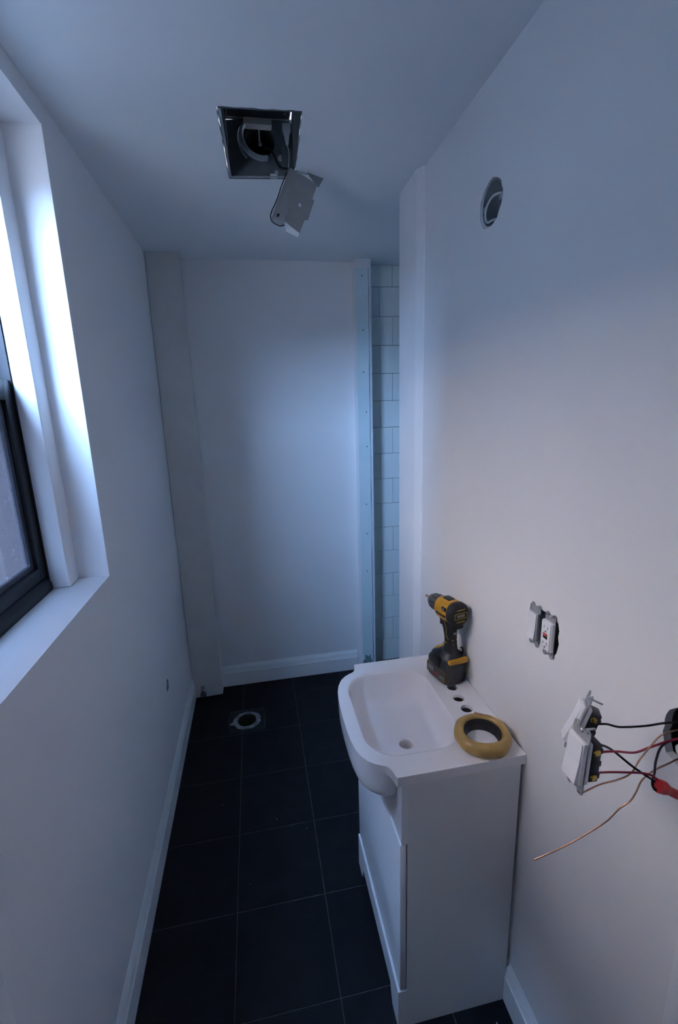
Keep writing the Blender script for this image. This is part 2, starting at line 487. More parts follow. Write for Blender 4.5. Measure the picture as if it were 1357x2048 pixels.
# dark rounded sill bar
bm = B()
plate(bm, [(-0.70, WZ0), (-0.590, WZ0), (-0.588, WZ0 + 0.012), (-0.590, WZ0 + 0.024), (-0.597, WZ0 + 0.034), (-0.607, WZ0 + 0.040), (-0.62, WZ0 + 0.043), (-0.70, WZ0 + 0.043)], [], fy, JY0, JY1 - 0.006)
obj('sill_bar', bm, SASH, win, smooth=60)
def sash(zb, zt, x0, x1, rb, rt, pane, name):
    bm = B()
    y0, y1 = JY0 + 0.002, JY1 - 0.004
    for a, b in ((y0, y0 + 0.038), (y1 - 0.038, y1)): box(bm, x0, x1, a, b, zb, zt, bevel=0.002)
    box(bm, x0, x1 + 0.0005, y0 + 0.036, y1 - 0.036, zb, zb + rb, bevel=0.002)
    box(bm, x0, x1 + 0.0005, y0 + 0.036, y1 - 0.036, zt - rt, zt, bevel=0.002)
    s = obj(name, bm, SASH, win)
    bm = B()
    # glazing bead set back from the sash face
    iy0, iy1, iz0, iz1 = y0 + 0.038, y1 - 0.038, zb + rb, zt - rt
    out = rrect((iy0 + iy1) / 2, (iz0 + iz1) / 2, (iy1 - iy0) / 2, (iz1 - iz0) / 2, 0.006, 3)
    inn = rrect((iy0 + iy1) / 2, (iz0 + iz1) / 2, (iy1 - iy0) / 2 - 0.017, (iz1 - iz0) / 2 - 0.014, 0.006, 3)
    plate(bm, out, [inn], fx, x0 + 0.006, x1 - 0.010)
    obj('glazing_bead', bm, SASHL, s, smooth=0)
    bm = B(); box(bm, (x0 + x1) / 2 - 0.004, (x0 + x1) / 2, iy0 + 0.004, iy1 - 0.004, iz0 + 0.004, iz1 - 0.004)
    obj('pane', bm, pane, s, smooth=0)
    return s
lo = sash(WZ0 + 0.040, 1.786, -0.634, -0.600, 0.036, 0.050, GLASSL, 'lower_sash')
hi = sash(1.742, WZ1 - 0.045, -0.674, -0.640, 0.042, 0.04, GLASSU, 'upper_sash')
for ya, yb in ((JY1 - 0.030, JY1 - 0.016), (JY0 + 0.016, JY0 + 0.030)):
    bm = B(); box(bm, -0.735, -0.702, ya, yb, WZ0, WZ1, bevel=0.002)
    obj('storm_track', bm, ALU, win)
bm = B(); box(bm, -0.60, -0.585, 1.01, 1.06, 1.762, 1.776, bevel=0.003)
obj('sash_lock', bm, SASH, win)

# own outer wall and the neighbouring house across the yard, its upper part in the sun
bm = B()
plate(bm, [(-9, -4), (12, -4), (12, 5.55), (-9, 5.55)], [[(-1.2, 0), (2.75, 0), (2.75, ZC), (-1.2, ZC)]], fx, -0.70, -0.60)  # upper part added to keep the sun off the lower facade opposite
obj('wall_outside_sun_blocker', bm, STUCCO, smooth=0, kind='structure', label='outer face of the house around the window, raised to shade the facade opposite')
nb = thing('neighbour_building', 'stucco house across the yard outside the window, dark roof added to limit light', 'building', (-3.45, 4.2, -4))
bm = B(); box(bm, -6.2, -3.2, -1.1, 9.0, -4, 4.8)
obj('facade', bm, STUCCO, nb, smooth=0)
bm = B(); plate(bm, [(-3.12, 4.8), (-3.12, 4.92), (-3.85, 7.1), (-6.2, 7.3), (-6.2, 4.8)], [], fy, -1.14, 9.05)
obj('added_dark_roof', bm, mat('added_roof_dark', (0.035, 0.035, 0.04), 0.9, var=0.3, nscale=6), nb, smooth=0)  # dark roof added to limit the light reaching the lower right wall
st = thing('unseen_sky_blocker', 'long unseen terrace block added to cut off low sky light', 'building', (-18, -18, -4))  # unseen block, added only to keep out low sky light
bm = B(); box(bm, -42, 6, -22, -15, -4, 3.7)
obj('facade', bm, STUCCO, st, smooth=0)
bm = B(); box(bm, -42.1, 6.1, -22.1, -14.9, 3.7, 3.95)
obj('blocker_cap', bm, STUCCO, st, smooth=0)
bm = B(); box(bm, -30, 2, -30, 20, -4.1, -4)
obj('yard', bm, ASPHALT, smooth=0, kind='structure', label='concrete yard below the window')

# ================================================================== vanity cabinet
VN, VF, VX = 0.864, 1.345, 0.2865
van = thing('vanity_cabinet', 'white lacquered narrow bathroom vanity cabinet against the wall', 'cabinet', (0.45, 1.105, 0))
bm = B()
plate(bm, [(0.303, 0), (0.6, 0), (0.6, 0.817), (0.303, 0.817)], [], fy, VN, VN + 0.016)
obj('side_panel', bm, LACQS, van, smooth=0)
bm = B()
plate(bm, [(0.303, 0), (0.6, 0), (0.6, 0.817), (0.303, 0.817)], [], fy, VF - 0.016, VF)
obj('side_panel', bm, LACQS, van, smooth=0)
bm = B(); box(bm, 0.590, 0.6, VN + 0.016, VF - 0.016, 0.1, 0.60)
obj('back_panel', bm, LACQS, van, smooth=0)
bm = B(); box(bm, 0.304, 0.59, VN + 0.016, VF - 0.016, 0.125, 0.14)
obj('bottom_shelf', bm, LACQS, van, smooth=0)
# fascia with a scoop where the bowl sits
bm = B()
scoop = [(VN + 0.052, 0.817), (VN + 0.052, 0.740), (VN + 0.058, 0.731), (VF - 0.050, 0.731), (VF - 0.044, 0.740), (VF - 0.044, 0.817)]
plate(bm, [(VN, 0.817), (VN, 0.6335), (VF, 0.6335), (VF, 0.817)] + scoop[::-1], [], fx, VX + 0.001, 0.303)
obj('fascia', bm, LACQ, van, smooth=0)
bm = B(); box(bm, VX - 0.003, 0.3002, VN + 0.0005, VF - 0.0005, 0.142, 0.631, bevel=0.0015)
obj('door', bm, LACQ, van)
bm = B()
plate(bm, [(VN, 0.0), (VN + 0.055, 0.0), (VN + 0.075, 0.055), (VF - 0.075, 0.055), (VF - 0.055, 0.0), (VF, 0.0), (VF, 0.136), (VN, 0.136)], [], fx, VX - 0.008, 0.303)
obj('base_rail', bm, LACQ, van, smooth=0)

# ---- ceramic basin top
TOP = 0.841
outline = [(0.609, 0.858), (0.2760, 0.858), (0.2735, 0.861), (0.2700, 0.880), (0.2655, 0.892), (0.2600, 0.8985), (0.2490, 0.9035), (0.2340, 0.912), (0.2190, 0.9250), (0.2070, 0.944), (0.1985, 0.968),
           (0.1935, 1.00), (0.1912, 1.04), (0.1905, 1.09), (0.1915, 1.14), (0.1940, 1.18), (0.1985, 1.215), (0.2060, 1.243), (0.2180, 1.268), (0.2340, 1.287), (0.2500, 1.298), (0.2630, 1.304), (0.2710, 1.312), (0.2755, 1.325), (0.2780, 1.346), (0.2805, 1.349), (0.609, 1.349)]
bowlc = (0.3585, 1.1045)
def bowl_ring(s, z, sh=0.0, r=0.085):
    hx, hy = 0.1305 * s, 0.182 * s
    return [Vector((bowlc[0] + sh + p[0], bowlc[1] - sh * 0.6 + p[1], z)) for p in rrect(0, 0, hx, hy, min(r * s, hx * 0.98), 9)]
top_ring = bowl_ring(1.0, TOP)
holes = []
for hx, hy, hr in ((0.547, 1.156, 0.016), (0.5425, 1.1030, 0.0165), (0.5445, 1.0530, 0.0165)):
    holes.append([(hx + hr * math.cos(2 * math.pi * k / 24), hy + hr * math.sin(2 * math.pi * k / 24)) for k in range(24)])
bm = B()
plate(bm, outline, [[(v.x, v.y) for v in top_ring]] + holes, fz, TOP, TOP - 0.010)
inset = [(0.44 + (p[0] - 0.44) * 0.95, 1.1035 + (p[1] - 1.1035) * 0.965) for p in outline]
plate(bm, outline, [inset], fz, TOP - 0.0098, TOP - 0.026)
# bowl
prof = [(1.0, TOP), (0.985, TOP - 0.0015), (0.972, TOP - 0.006), (0.955, TOP - 0.020), (0.93, TOP - 0.045), (0.89, TOP - 0.070), (0.82, TOP - 0.090), (0.70, TOP - 0.099), (0.5, TOP - 0.104), (0.32, TOP - 0.107)]
vr = rings(bm, [bowl_ring(s, z, 0.018 * (1 - s)) for s, z in prof], False, False)
n = len(vr[-1])
dc = (0.374, 1.082)
def dring(r, z): return [bm.verts.new((dc[0] + r * math.cos(2 * math.pi * (k + 0.5) / n), dc[1] + r * math.sin(2 * math.pi * (k + 0.5) / n), z)) for k in range(n)]
prev = vr[-1]
for r, z in ((0.0225, TOP - 0.1085), (0.0200, TOP - 0.111), (0.0195, TOP - 0.150)):
    cur = dring(r, z)
    for k in range(n): bm.faces.new((prev[k], prev[(k + 1) % n], cur[(k + 1) % n], cur[k]))
    prev = cur
# apron under the bulging rim
ap = [p for p in outline if p[0] < 0.268]
ap = [(0.2700, 0.8985)] + ap[1:-1] + [(0.2700, 1.304)]
ap = [(0.2850, 0.8985)] + ap + [(0.2850, 1.304)]
cx, cy = 0.285, 1.10
strips = []
for k, z in ((1.0, TOP - 0.022), (1.0, TOP - 0.040), (0.994, TOP - 0.060), (0.972, TOP - 0.080), (0.93, TOP - 0.094), (0.86, TOP - 0.104), (0.72, TOP - 0.112)):
    strips.append([bm.verts.new((min(cx + (p[0] - cx) * k, 0.285), cy + (p[1] - cy) * (0.5 + 0.5 * k), z)) for p in ap])
for r0, r1 in zip(strips[:-1], strips[1:]):
    for k in range(len(ap) - 1): bm.faces.new((r0[k], r0[k + 1], r1[k + 1], r1[k]))
basin = obj('basin_top', bm, CERAM, label='white ceramic basin top with rounded bowl on the vanity', cat='basin', at=(0.44, 1.10, TOP - 0.025))
bv = basin.modifiers.new('soft_edges', 'BEVEL'); bv.width = 0.003; bv.segments = 3; bv.limit_method = 'ANGLE'; bv.angle_limit = math.radians(50)

# ================================================================== wax ring
wc = Vector((0.5255, 0.926, TOP))
wx = thing('wax_ring', 'yellow toilet wax ring with black plastic sleeve on the basin top', 'wax ring', wc)
bm = B()
N = 56; rsx = []
profw = [(0.043, 0.004), (0.046, 0.001), (0.054, 0.0005), (0.061, 0.004), (0.0655, 0.012), (0.0655, 0.020), (0.0625, 0.028), (0.056, 0.0335), (0.050, 0.034), (0.0455, 0.031), (0.043, 0.026)]
for k in range(N):
    a = 2 * math.pi * k / N
    j = 1 + 0.010 * math.sin(5 * a + 1) + 0.008 * math.sin(9 * a)
    hz = 1 + 0.05 * math.sin(3 * a + 0.6)
    rsx.append([wc + 1.09 * Vector((math.cos(a) * r * (j if r > 0.05 else 1), math.sin(a) * r * (j if r > 0.05 else 1), z * hz)) for r, z in profw])
rings(bm, rsx, closed=True)
obj('wax_body', bm, WAX, wx, smooth=60)
bm = B()
lathe(bm, wc, (0, 0, 1), [(0.001, 0.0455), (0.0295, 0.0475), (0.030, 0.0463), (0.020, 0.0442), (0.019, 0.0420), (0.001, 0.0400), (0.001, 0.0455)], 48, False, False)
obj('sleeve', bm, BLACKP, wx)
bm = B(); box(bm, -0.011, 0.011, -0.0025, 0.0025, 0, 0.003, bevel=0.001, M=Matrix.Translation(wc + Vector((0.017, 0.056, 0.0358))) @ Matrix.Rotation(math.radians(-35), 4, 'Z'))
obj('wax_flake', bm, mat('pale_wax', (0.62, 0.45, 0.30), 0.5), wx)

# ================================================================== cordless drill (local axes: x forward, y left, z up)
dr = thing('cordless_drill', 'yellow and black cordless drill standing on its battery on the basin top', 'drill', (0.556, 1.212, TOP), Matrix.Rotation(math.radians(104.5), 3, 'Z'))
def sect(bm, secs, n=28, power=2.6, cap=True):
    """lofted body: (x, zc, half width, half height) sections along x"""
    rs = []
    for x, zc, hw, hh in secs:
        r = []
        for k in range(n):
            a = 2 * math.pi * k / n
            c, s = math.cos(a), math.sin(a)
            q = (abs(c) ** power + abs(s) ** power) ** (-1 / power)
            r.append(Vector((x, hw * q * c, zc + hh * q * s)))
        rs.append(r)
    rings(bm, rs); return bm
def zsect(bm, secs, n=28, power=4.0):
    """lofted body along z: (z, xc, half length, half width)"""
    rs = []
    for z, xc, hl_, hw in secs:
        r = []
        for k in range(n):
            a = 2 * math.pi * k / n
            c, s = math.cos(a), math.sin(a)
            q = (abs(c) ** power + abs(s) ** power) ** (-1 / power)
            r.append(Vector((xc + hl_ * q * c, hw * q * s, z)))
        rs.append(r)
    rings(bm, rs); return bm
AZ = 0.234                     # chuck axis height
bm = B(); zsect(bm, [(0.000, 0.006, 0.050, 0.036), (0.004, 0.006, 0.055, 0.041), (0.030, 0.006, 0.057, 0.0425), (0.055, 0.005, 0.057, 0.0425), (0.066, 0.003, 0.054, 0.041), (0.072, 0.002, 0.050, 0.038)], power=5)
batt = obj('battery', bm, BLACKP, dr, local=True)
for sy in (1, -1):
    bm = B(); plate(bm, rrect(0.006, 0.030, 0.045, 0.0175, 0.004, 3), [], lambda u, v, d: Vector((u, sy * d, v)), 0.0418, 0.0432)
    obj('label_border', bm, LABELY, batt, local=True, smooth=0)
    bm = B(); plate(bm, rrect(0.006, 0.030, 0.0435, 0.016, 0.003, 3), [], lambda u, v, d: Vector((u, sy * d, v)), 0.0425, 0.0436)
    obj('battery_label', bm, BLACKP, batt, local=True, smooth=0)
    bm = B(); plate(bm, [(-0.010, 0.020), (0.012, 0.020), (0.012, 0.029), (-0.010, 0.029)], [], lambda u, v, d: Vector((u, sy * d, v)), 0.043, 0.0440)
    obj('label_stripe', bm, LABELR, batt, local=True, smooth=0)
    bm = B(); plate(bm, [(0.016, 0.022), (0.044, 0.022), (0.044, 0.040), (0.016, 0.040)], [], lambda u, v, d: Vector((u, sy * d, v)), 0.043, 0.0440)
    obj('label_stripe', bm, LABELG, batt, local=True, smooth=0)
    bm = B(); plate(bm, [(-0.034, 0.020), (-0.014, 0.020), (-0.014, 0.027), (-0.034, 0.027)], [], lambda u, v, d: Vector((u, sy * d, v)), 0.043, 0.0440)
    obj('label_stripe', bm, LABELG, batt, local=True, smooth=0)
    bm = B(); box(bm, -0.014, 0.018, sy * 0.040 - 0.006, sy * 0.040 + 0.006, 0.048, 0.082, bevel=0.003)
    obj('rubber_bumper', bm, RUBBER, batt, local=True)
bm = B(); plate(bm, [(-0.034, 0.071), (0.034, 0.077), (0.034, 0.089), (0.0, 0.086), (-0.034, 0.086)], [], lambda u, v, d: Vector((d, u, v)), -0.0535, -0.042)
obj('release_latch', bm, YELL, dr, local=True, smooth=0)
bm = B(); zsect(bm, [(0.068, 0.002, 0.052, 0.040), (0.078, 0.003, 0.051, 0.038), (0.086, 0.002, 0.044, 0.033), (0.093, -0.003, 0.034, 0.026), (0.101, -0.008, 0.026, 0.021)], power=3.4)
obj('base_foot', bm, BLACKP, dr, local=True)
bm = B(); zsect(bm, [(0.076, 0.036, 0.022, 0.024), (0.088, 0.032, 0.018, 0.020), (0.094, 0.027, 0.012, 0.014)], power=3)
obj('foot_cap', bm, YELL, dr, local=True)
bm = B(); zsect(bm, [(0.095, -0.010, 0.026, 0.021), (0.105, -0.012, 0.0225, 0.018), (0.120, -0.012, 0.0205, 0.0165), (0.145, -0.010, 0.0200, 0.0165), (0.170, -0.006, 0.0215, 0.018), (0.190, -0.001, 0.026, 0.020), (0.206, 0.002, 0.033, 0.023), (0.222, 0.002, 0.036, 0.026)], power=2.6)
grip = obj('grip', bm, RUBBER, dr, local=True, smooth=60)
for sy in (1, -1):
    bm = B(); tube(bm, [(0.010, sy * 0.0225, 0.206), (-0.004, sy * 0.0205, 0.196), (-0.010, sy * 0.0190, 0.180), (-0.010, sy * 0.0178, 0.160), (-0.017, sy * 0.0160, 0.146), (-0.0310, sy * 0.006, 0.143)], 0.0014, 6)
    obj('grip_line', bm, LABELY, grip, local=True)
    bm = B(); tube(bm, [(0.004, sy * 0.0175, 0.112), (0.002, sy * 0.0168, 0.126), (-0.012, sy * 0.0160, 0.131), (-0.0315, sy * 0.006, 0.131)], 0.0014, 6)
    obj('grip_line', bm, LABELY, grip, local=True)
bm = B(); box(bm, -0.034, -0.0295, -0.007, 0.007, 0.162, 0.170, bevel=0.002)
obj('grip_badge', bm, LABELG, grip, local=True)
bm = B(); sect(bm, [(-0.030, AZ, 0.0325, 0.0335), (-0.010, AZ, 0.0345, 0.0350), (0.014, AZ, 0.0345, 0.0350), (0.028, AZ, 0.0330, 0.0335), (0.035, AZ, 0.0305, 0.0310)], power=2.5)
hous = obj('motor_housing', bm, YELL, dr, local=True)
for sy in (1, -1):
    bm = B(); box(bm, -0.022, 0.022, sy * 0.034 - 0.0015, sy * 0.034 + 0.0015, AZ - 0.012, AZ - 0.006, bevel=0.001)
    obj('vent_slot', bm, BLACKP, hous, local=True)
    bm = B(); box(bm, -0.024, -0.004, sy * 0.0325 - 0.002, sy * 0.0325 + 0.002, AZ + 0.006, AZ + 0.020, bevel=0.002)
    obj('mode_switch', bm, BLACKP, hous, local=True)
    bm = B(); box(bm, -0.018, -0.010, sy * 0.0345 - 0.001, sy * 0.0345 + 0.001, AZ + 0.009, AZ + 0.017)
    obj('mode_mark', bm, LABELG, hous, local=True)
bm = B(); box(bm, -0.012, 0.020, -0.012, 0.012, AZ + 0.030, AZ + 0.0375, bevel=0.003)
obj('speed_selector', bm, BLACKP, hous, local=True)
bm = B(); sect(bm, [(-0.054, AZ, 0.0270, 0.0280), (-0.051, AZ, 0.0310, 0.0325), (-0.044, AZ, 0.0345, 0.0360), (-0.030, AZ, 0.0355, 0.0365), (-0.026, AZ, 0.0345, 0.0350)], power=2.5)
cap = obj('rear_cap', bm, RUBBER, dr, local=True)
bm = B(); plate(bm, rrect(0, AZ, 0.0235, 0.0095, 0.004, 4), [rrect(0, AZ, 0.0222, 0.0082, 0.0035, 4)], fx, -0.0556, -0.053)
obj('cap_border', bm, LABELY, cap, local=True, smooth=0)
for dz in (0.019, -0.019):
    bm = B(); box(bm, -0.0552, -0.052, -0.015, 0.015, AZ + dz - 0.0016, AZ + dz + 0.0016, bevel=0.0006)
    obj('cap_stripe', bm, LABELY, cap, local=True)
bm = B(); box(bm, -0.0556, -0.0535, -0.014, 0.014, AZ - 0.004, AZ + 0.004, bevel=0.0006)
obj('cap_plate', bm, LABELG, cap, local=True)
bm = B(); lathe(bm, (0.034, 0, AZ), (1, 0, 0), [(0, 0.0300), (0.006, 0.0290), (0.008, 0.0250)], 32)
obj('torque_collar', bm, BLACKP, dr, local=True)
bm = B(); lathe(bm, (0.042, 0, AZ), (1, 0, 0), [(0, 0.0240), (0.002, 0.0268), (0.026, 0.0262), (0.032, 0.0250), (0.046, 0.0180), (0.053, 0.0100)], 32)
chuck = obj('chuck', bm, CHUCKM, dr, local=True)
for k in range(10):
    a = 2 * math.pi * k / 10
    bm = B(); box(bm, 0.048, 0.066, -0.002, 0.002, 0.0255, 0.0272, bevel=0.0005, M=Matrix.Translation((0, 0, AZ)) @ Matrix.Rotation(a, 4, 'X'))
    obj('chuck_rib', bm, BLACKP, chuck, local=True)
bm = B(); lathe(bm, (0.094, 0, AZ), (1, 0, 0), [(0, 0.0033), (0.012, 0.0033), (0.020, 0.0033), (0.0205, 0.0040), (0.026, 0.0040), (0.029, 0.0018)], 6)
obj('driver_bit', bm, mat('bit_gold', (0.55, 0.30, 0.10), 0.35, metal=0.7), dr, local=True)
bm = B(); box(bm, 0.024, 0.036, -0.009, 0.009, 0.172, 0.202, bevel=0.004)
obj('trigger', bm, BLACKP, dr, local=True)
bm = B(); box(bm, 0.014, 0.030, -0.014, 0.014, 0.190, 0.206, bevel=0.003)
obj('direction_button', bm, BLACKP, dr, local=True)
bm = B(); box(bm, -0.048, -0.026, -0.018, 0.018, 0.186, 0.204, bevel=0.005)
obj('rear_lug', bm, RUBBER, dr, local=True)
bm = B(); tube(bm, [(-0.006, -0.044, 0.094), (-0.006, -0.052, 0.090), (-0.006, -0.052, 0.070), (0.006, -0.050, 0.066)], 0.002, 8)
obj('belt_hook', bm, BLACKP, dr, local=True)

# ================================================================== electrical devices (local: x out of the face, y right when seen from the front is -y, z up)
def strap(bm, w=0.0105):
    box(bm, -0.0015, 0.0, -w, w, -0.0505, 0.0505)
    for s in (1, -1):
        for q in (1, -1):
            lathe(bm, (-0.0015, q * 0.0115, s * 0.0465), (1, 0, 0), [(0, 0.0058), (0.0015, 0.0058)], 12)
def strap_part(t, mt):
    bm = B()
    pts = [(-0.0105, -0.0405)]
    ear = lambda qx, qy, s: None
    out = []
    # one outline with two rounded ears at each end
    for (cy_, cz_, a0, a1) in ((0.0115, 0.0465, 0, 180), (-0.0115, 0.0465, 0, 180), (-0.0115, -0.0465, 180, 360), (0.0115, -0.0465, 180, 360)):
        for k in range(9):
            a = math.radians(a0 + (a1 - a0) * k / 8)
            out.append((cy_ + 0.0058 * math.cos(a), cz_ + 0.0058 * math.sin(a)))
    circ2 = lambda c, d, r: [(c + r * math.cos(2 * math.pi * k / 10), d + r * math.sin(2 * math.pi * k / 10)) for k in range(10)]
    hs = [circ2(q * 0.0115, s * 0.0475, 0.0024) for q in (1, -1) for s in (1, -1)]
    # order: right ear, left ear (top), left ear, right ear (bottom) gives a closed outline
    plate(bm, out, hs, fx, -0.0015, 0.0)
    obj('mounting_strap', bm, mt, t, local=True, smooth=0)
    for s in (1, -1):
        bm = B(); lathe(bm, (-0.001, 0, s * 0.0435), (1, 0, 0), [(0, 0.0032), (0.002, 0.0032), (0.003, 0.0018)], 12)
        obj('mounting_screw', bm, CHROME, t, local=True)

STRAPM = mat('zinc_strap', (0.40, 0.40, 0.42), 0.35, metal=0.35, var=0.25, nscale=90)
def decora(t, body_mat, kind, loose=False, frame_mat=None):
    strap_part(t, STRAPM)
    slots = []
    if kind == 'gfci':
        for zc in (0.020, -0.017):
            for q, h in ((0.0062, 0.0036), (-0.0062, 0.0030)):
                slots.append([(q - 0.0011, zc - h), (q + 0.0011, zc - h), (q + 0.0011, zc + h), (q - 0.0011, zc + h)])
            slots.append([(0.0024 * math.cos(2 * math.pi * k / 12), zc - 0.0095 + 0.0024 * math.sin(2 * math.pi * k / 12)) for k in range(12)])
        bm = B(); plate(bm, rrect(0, 0, 0.0168, 0.0335, 0.0015, 3), slots, fx, 0.0, 0.0065)
    else:
        bm = B(); box(bm, 0.0, 0.0065, -0.0168, 0.0168, -0.0335, 0.0335, bevel=0.0015)
    obj('face_frame', bm, frame_mat or WPLAST, t, local=True, smooth=0 if kind == 'gfci' else 35)
    bm = B()
    if loose:
        box(bm, -0.0075, -0.0015, -0.0165, 0.0165, -0.0330, 0.0330, bevel=0.0015)
        obj('body_rim', bm, WPLAST, t, local=True); bm = B()
        box(bm, -0.0225, -0.0075, -0.0160, 0.0160, -0.0300, 0.0300, bevel=0.002)
        for q in (-0.020, 0.0, 0.020): box(bm, -0.0235, -0.009, 0.0145, 0.0168, q - 0.004, q + 0.004, bevel=0.0008)
    else:
        box(bm, -0.030, -0.0015, -0.0160, 0.0160, -0.0320, 0.0320, bevel=0.002)
    obj('body', bm, body_mat, t, local=True)
    if kind == 'rocker':
        bm = B()
        plate(bm, [(0.004, -0.0315), (0.0125, -0.0315), (0.0090, 0.0), (0.0085, 0.0315), (0.004, 0.0315)], [], lambda u, v, d: Vector((u, d, v)), -0.0145, 0.0145)
        obj('rocker_paddle', bm, WPLAST, t, local=True, smooth=0)
    if kind == 'gfci':
        bm = B(); plate(bm, rrect(0, 0, 0.0145, 0.0325, 0.0025, 4), slots, fx, 0.0064, 0.0095)
        obj('outlet_face', bm, WPLAST, t, local=True, smooth=0)
        for sl_ in slots:      # black fill just inside each opening, standing in for the slot's shade
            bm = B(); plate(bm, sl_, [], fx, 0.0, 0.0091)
            obj('dark_slot_fill', bm, BLACKP, t, local=True, smooth=0)
        bm = B(); box(bm, 0.009, 0.0112, -0.0068, 0.0068, 0.0004, 0.0060, bevel=0.0005)
        obj('reset_button', bm, REDB, t, local=True)
        bm = B(); box(bm, 0.009, 0.0108, -0.0068, 0.0068, -0.0062, -0.0008, bevel=0.0005)
        obj('test_button', bm, BLACKP, t, local=True)
    return t
# face toward -x: local x -> world -x, local y -> world -y
FACE = Matrix(((-1, 0, 0), (0, -1, 0), (0, 0, 1)))
sw0 = decora(thing('rocker_switch', 'white rocker switch without cover plate beside the outlet with red button', 'switch', (XR - 0.003, 0.8630, 1.1915), FACE), GPLAST, 'rocker', frame_mat=GPLAST)
gf = decora(thing('wall_outlet', 'white outlet with red and black buttons without cover plate', 'outlet', (XR - 0.0045, 0.8085, 1.1930), FACE), BLACKP, 'gfci')
bm = B()
plate(bm, rrect(0.836, 1.194, 0.049, 0.040, 0.004, 3), [rrect(0.836, 1.194, 0.0475, 0.0385, 0.004, 3)], fx, XR + 0.016, XR + 0.07)
box(bm, XR + 0.07, XR + 0.072, 0.787, 0.885, 1.154, 1.234)
obj('device_box', bm, GALV, smooth=0, label='metal box in the wall behind the outlet and switch', cat='electrical box', at=(XR + 0.04, 0.836, 1.194))

# ---- the two loose switches pulled out on their wires
def loose_switch(loc, rot, label):
    t = decora(thing('loose_switch', label, 'switch', loc, rot), BLACKP, 'rocker', loose=True)
    for zc in (0.020, -0.020):
        bm = B(); lathe(bm, (-0.0135, 0.0160, zc), (0, 1, 0), [(0, 0.0048), (0.0028, 0.0048), (0.0036, 0.0035)], 14)
        obj('terminal_screw', bm, BRASS, t, local=True)
        bm = B(); box(bm, -0.020, -0.008, 0.0150, 0.0168, zc - 0.0065, zc + 0.0065, bevel=0.001)
        obj('terminal_plate', bm, BLACKP, t, local=True)
    for s in (1, -1):
        bm = B(); cyl(bm, (-0.001, 0, s * 0.0435), (-0.020, 0, s * 0.0435), 0.0016, n=10)
        obj('long_screw', bm, CHROME, t, local=True)
    return t
rB = Matrix.Rotation(math.radians(-3), 3, 'Z') @ Matrix.Rotation(math.radians(2), 3, 'Y') @ FACE
loose_switch((0.418, 0.4745, 1.2060), rB, 'loose white rocker switch with two red wires hanging off the wall')
rA = Matrix.Rotation(math.radians(21), 3, 'Y') @ Matrix.Rotation(math.radians(-34), 3, 'Z') @ FACE
loose_switch((0.4735, 0.5455, 1.1985), rA, 'loose tilted switch with brass screw behind the other loose switch')

# ---- wires
def wire(name, pts, r, ma, label, cat='wire'):
    bm = B(); tube(bm, pts, r, 10, 7)
    return obj(name, bm, ma, smooth=80, label=label, cat=cat, at=pts[-1])
wire('black_wire', [(0.492, 0.547, 1.1885), (0.5164, 0.5367, 1.1939), (0.5342, 0.5279, 1.1922), (0.569, 0.5173, 1.1961), (0.5974, 0.5086, 1.2031), (0.63, 0.500, 1.205), (0.66, 0.49, 1.205)], 0.0017, BLKW, 'straight black wire from the tilted loose switch to the wall box')
wire('red_wire', [(0.443, 0.473, 1.2055), (0.4607, 0.477, 1.2035), (0.4796, 0.4728, 1.2043), (0.5119, 0.475, 1.1945), (0.5419, 0.4798, 1.1933), (0.5813, 0.489, 1.1886), (0.620, 0.496, 1.182), (0.66, 0.49, 1.18)], 0.0016, REDW, 'thick red wire running from loose switch into the wall box')
wire('red_wire', [(0.441, 0.468, 1.1735), (0.4584, 0.474, 1.1717), (0.495, 0.4628, 1.1745), (0.5081, 0.4515, 1.1806), (0.5162, 0.4447, 1.1802), (0.523, 0.4384, 1.1735)], 0.0015, REDW, 'short red wire from loose switch to the red wire nut')
wire('black_wire', [(0.456, 0.4947, 1.204), (0.4698, 0.4920, 1.2013), (0.48, 0.4819, 1.199), (0.4992, 0.4642, 1.1834), (0.5146, 0.4488, 1.1742), (0.522, 0.4373, 1.1719)], 0.0016, BLKW, 'slanting black wire from loose switch to the red wire nut')
wire('black_wire', [(0.66, 0.500, 1.175), (0.615, 0.5020, 1.1759), (0.5686, 0.484, 1.1874), (0.5418, 0.4668, 1.1829), (0.5302, 0.4562, 1.1734), (0.5185, 0.4474, 1.1713), (0.5139, 0.442, 1.1673), (0.5135, 0.4365, 1.1659), (0.522, 0.4354, 1.1670)], 0.0016, BLKW, 'looped black wire curving from the wall box into the red wire nut')
wire('copper_wire', [(0.4150, 0.466, 1.1575), (0.4200, 0.463, 1.1557), (0.4481, 0.4634, 1.1632), (0.4767, 0.4638, 1.1646), (0.4963, 0.4622, 1.1731), (0.5143, 0.4677, 1.1876), (0.5338, 0.4726, 1.2009), (0.5698, 0.4876, 1.2034), (0.615, 0.494, 1.200), (0.66, 0.49, 1.19)], 0.00115, COPPER, 'bare copper wire from loose switch strap into the wall box')
wire('copper_wire', [(0.4011, 0.5242, 0.9684), (0.4231, 0.5185, 0.9829), (0.4529, 0.5124, 1.0016), (0.4792, 0.5035, 1.028), (0.5015, 0.4953, 1.054), (0.5139, 0.489, 1.0805), (0.5277, 0.4851, 1.0963), (0.5348, 0.4833, 1.1159), (0.5394, 0.4818, 1.1346), (0.5549, 0.4781, 1.1527), (0.5863, 0.4832, 1.1544), (0.6082, 0.487, 1.155), (0.65, 0.485, 1.16)], 0.00125, COPPER, 'long free bare copper wire drooping from the wall box')
bm = B()
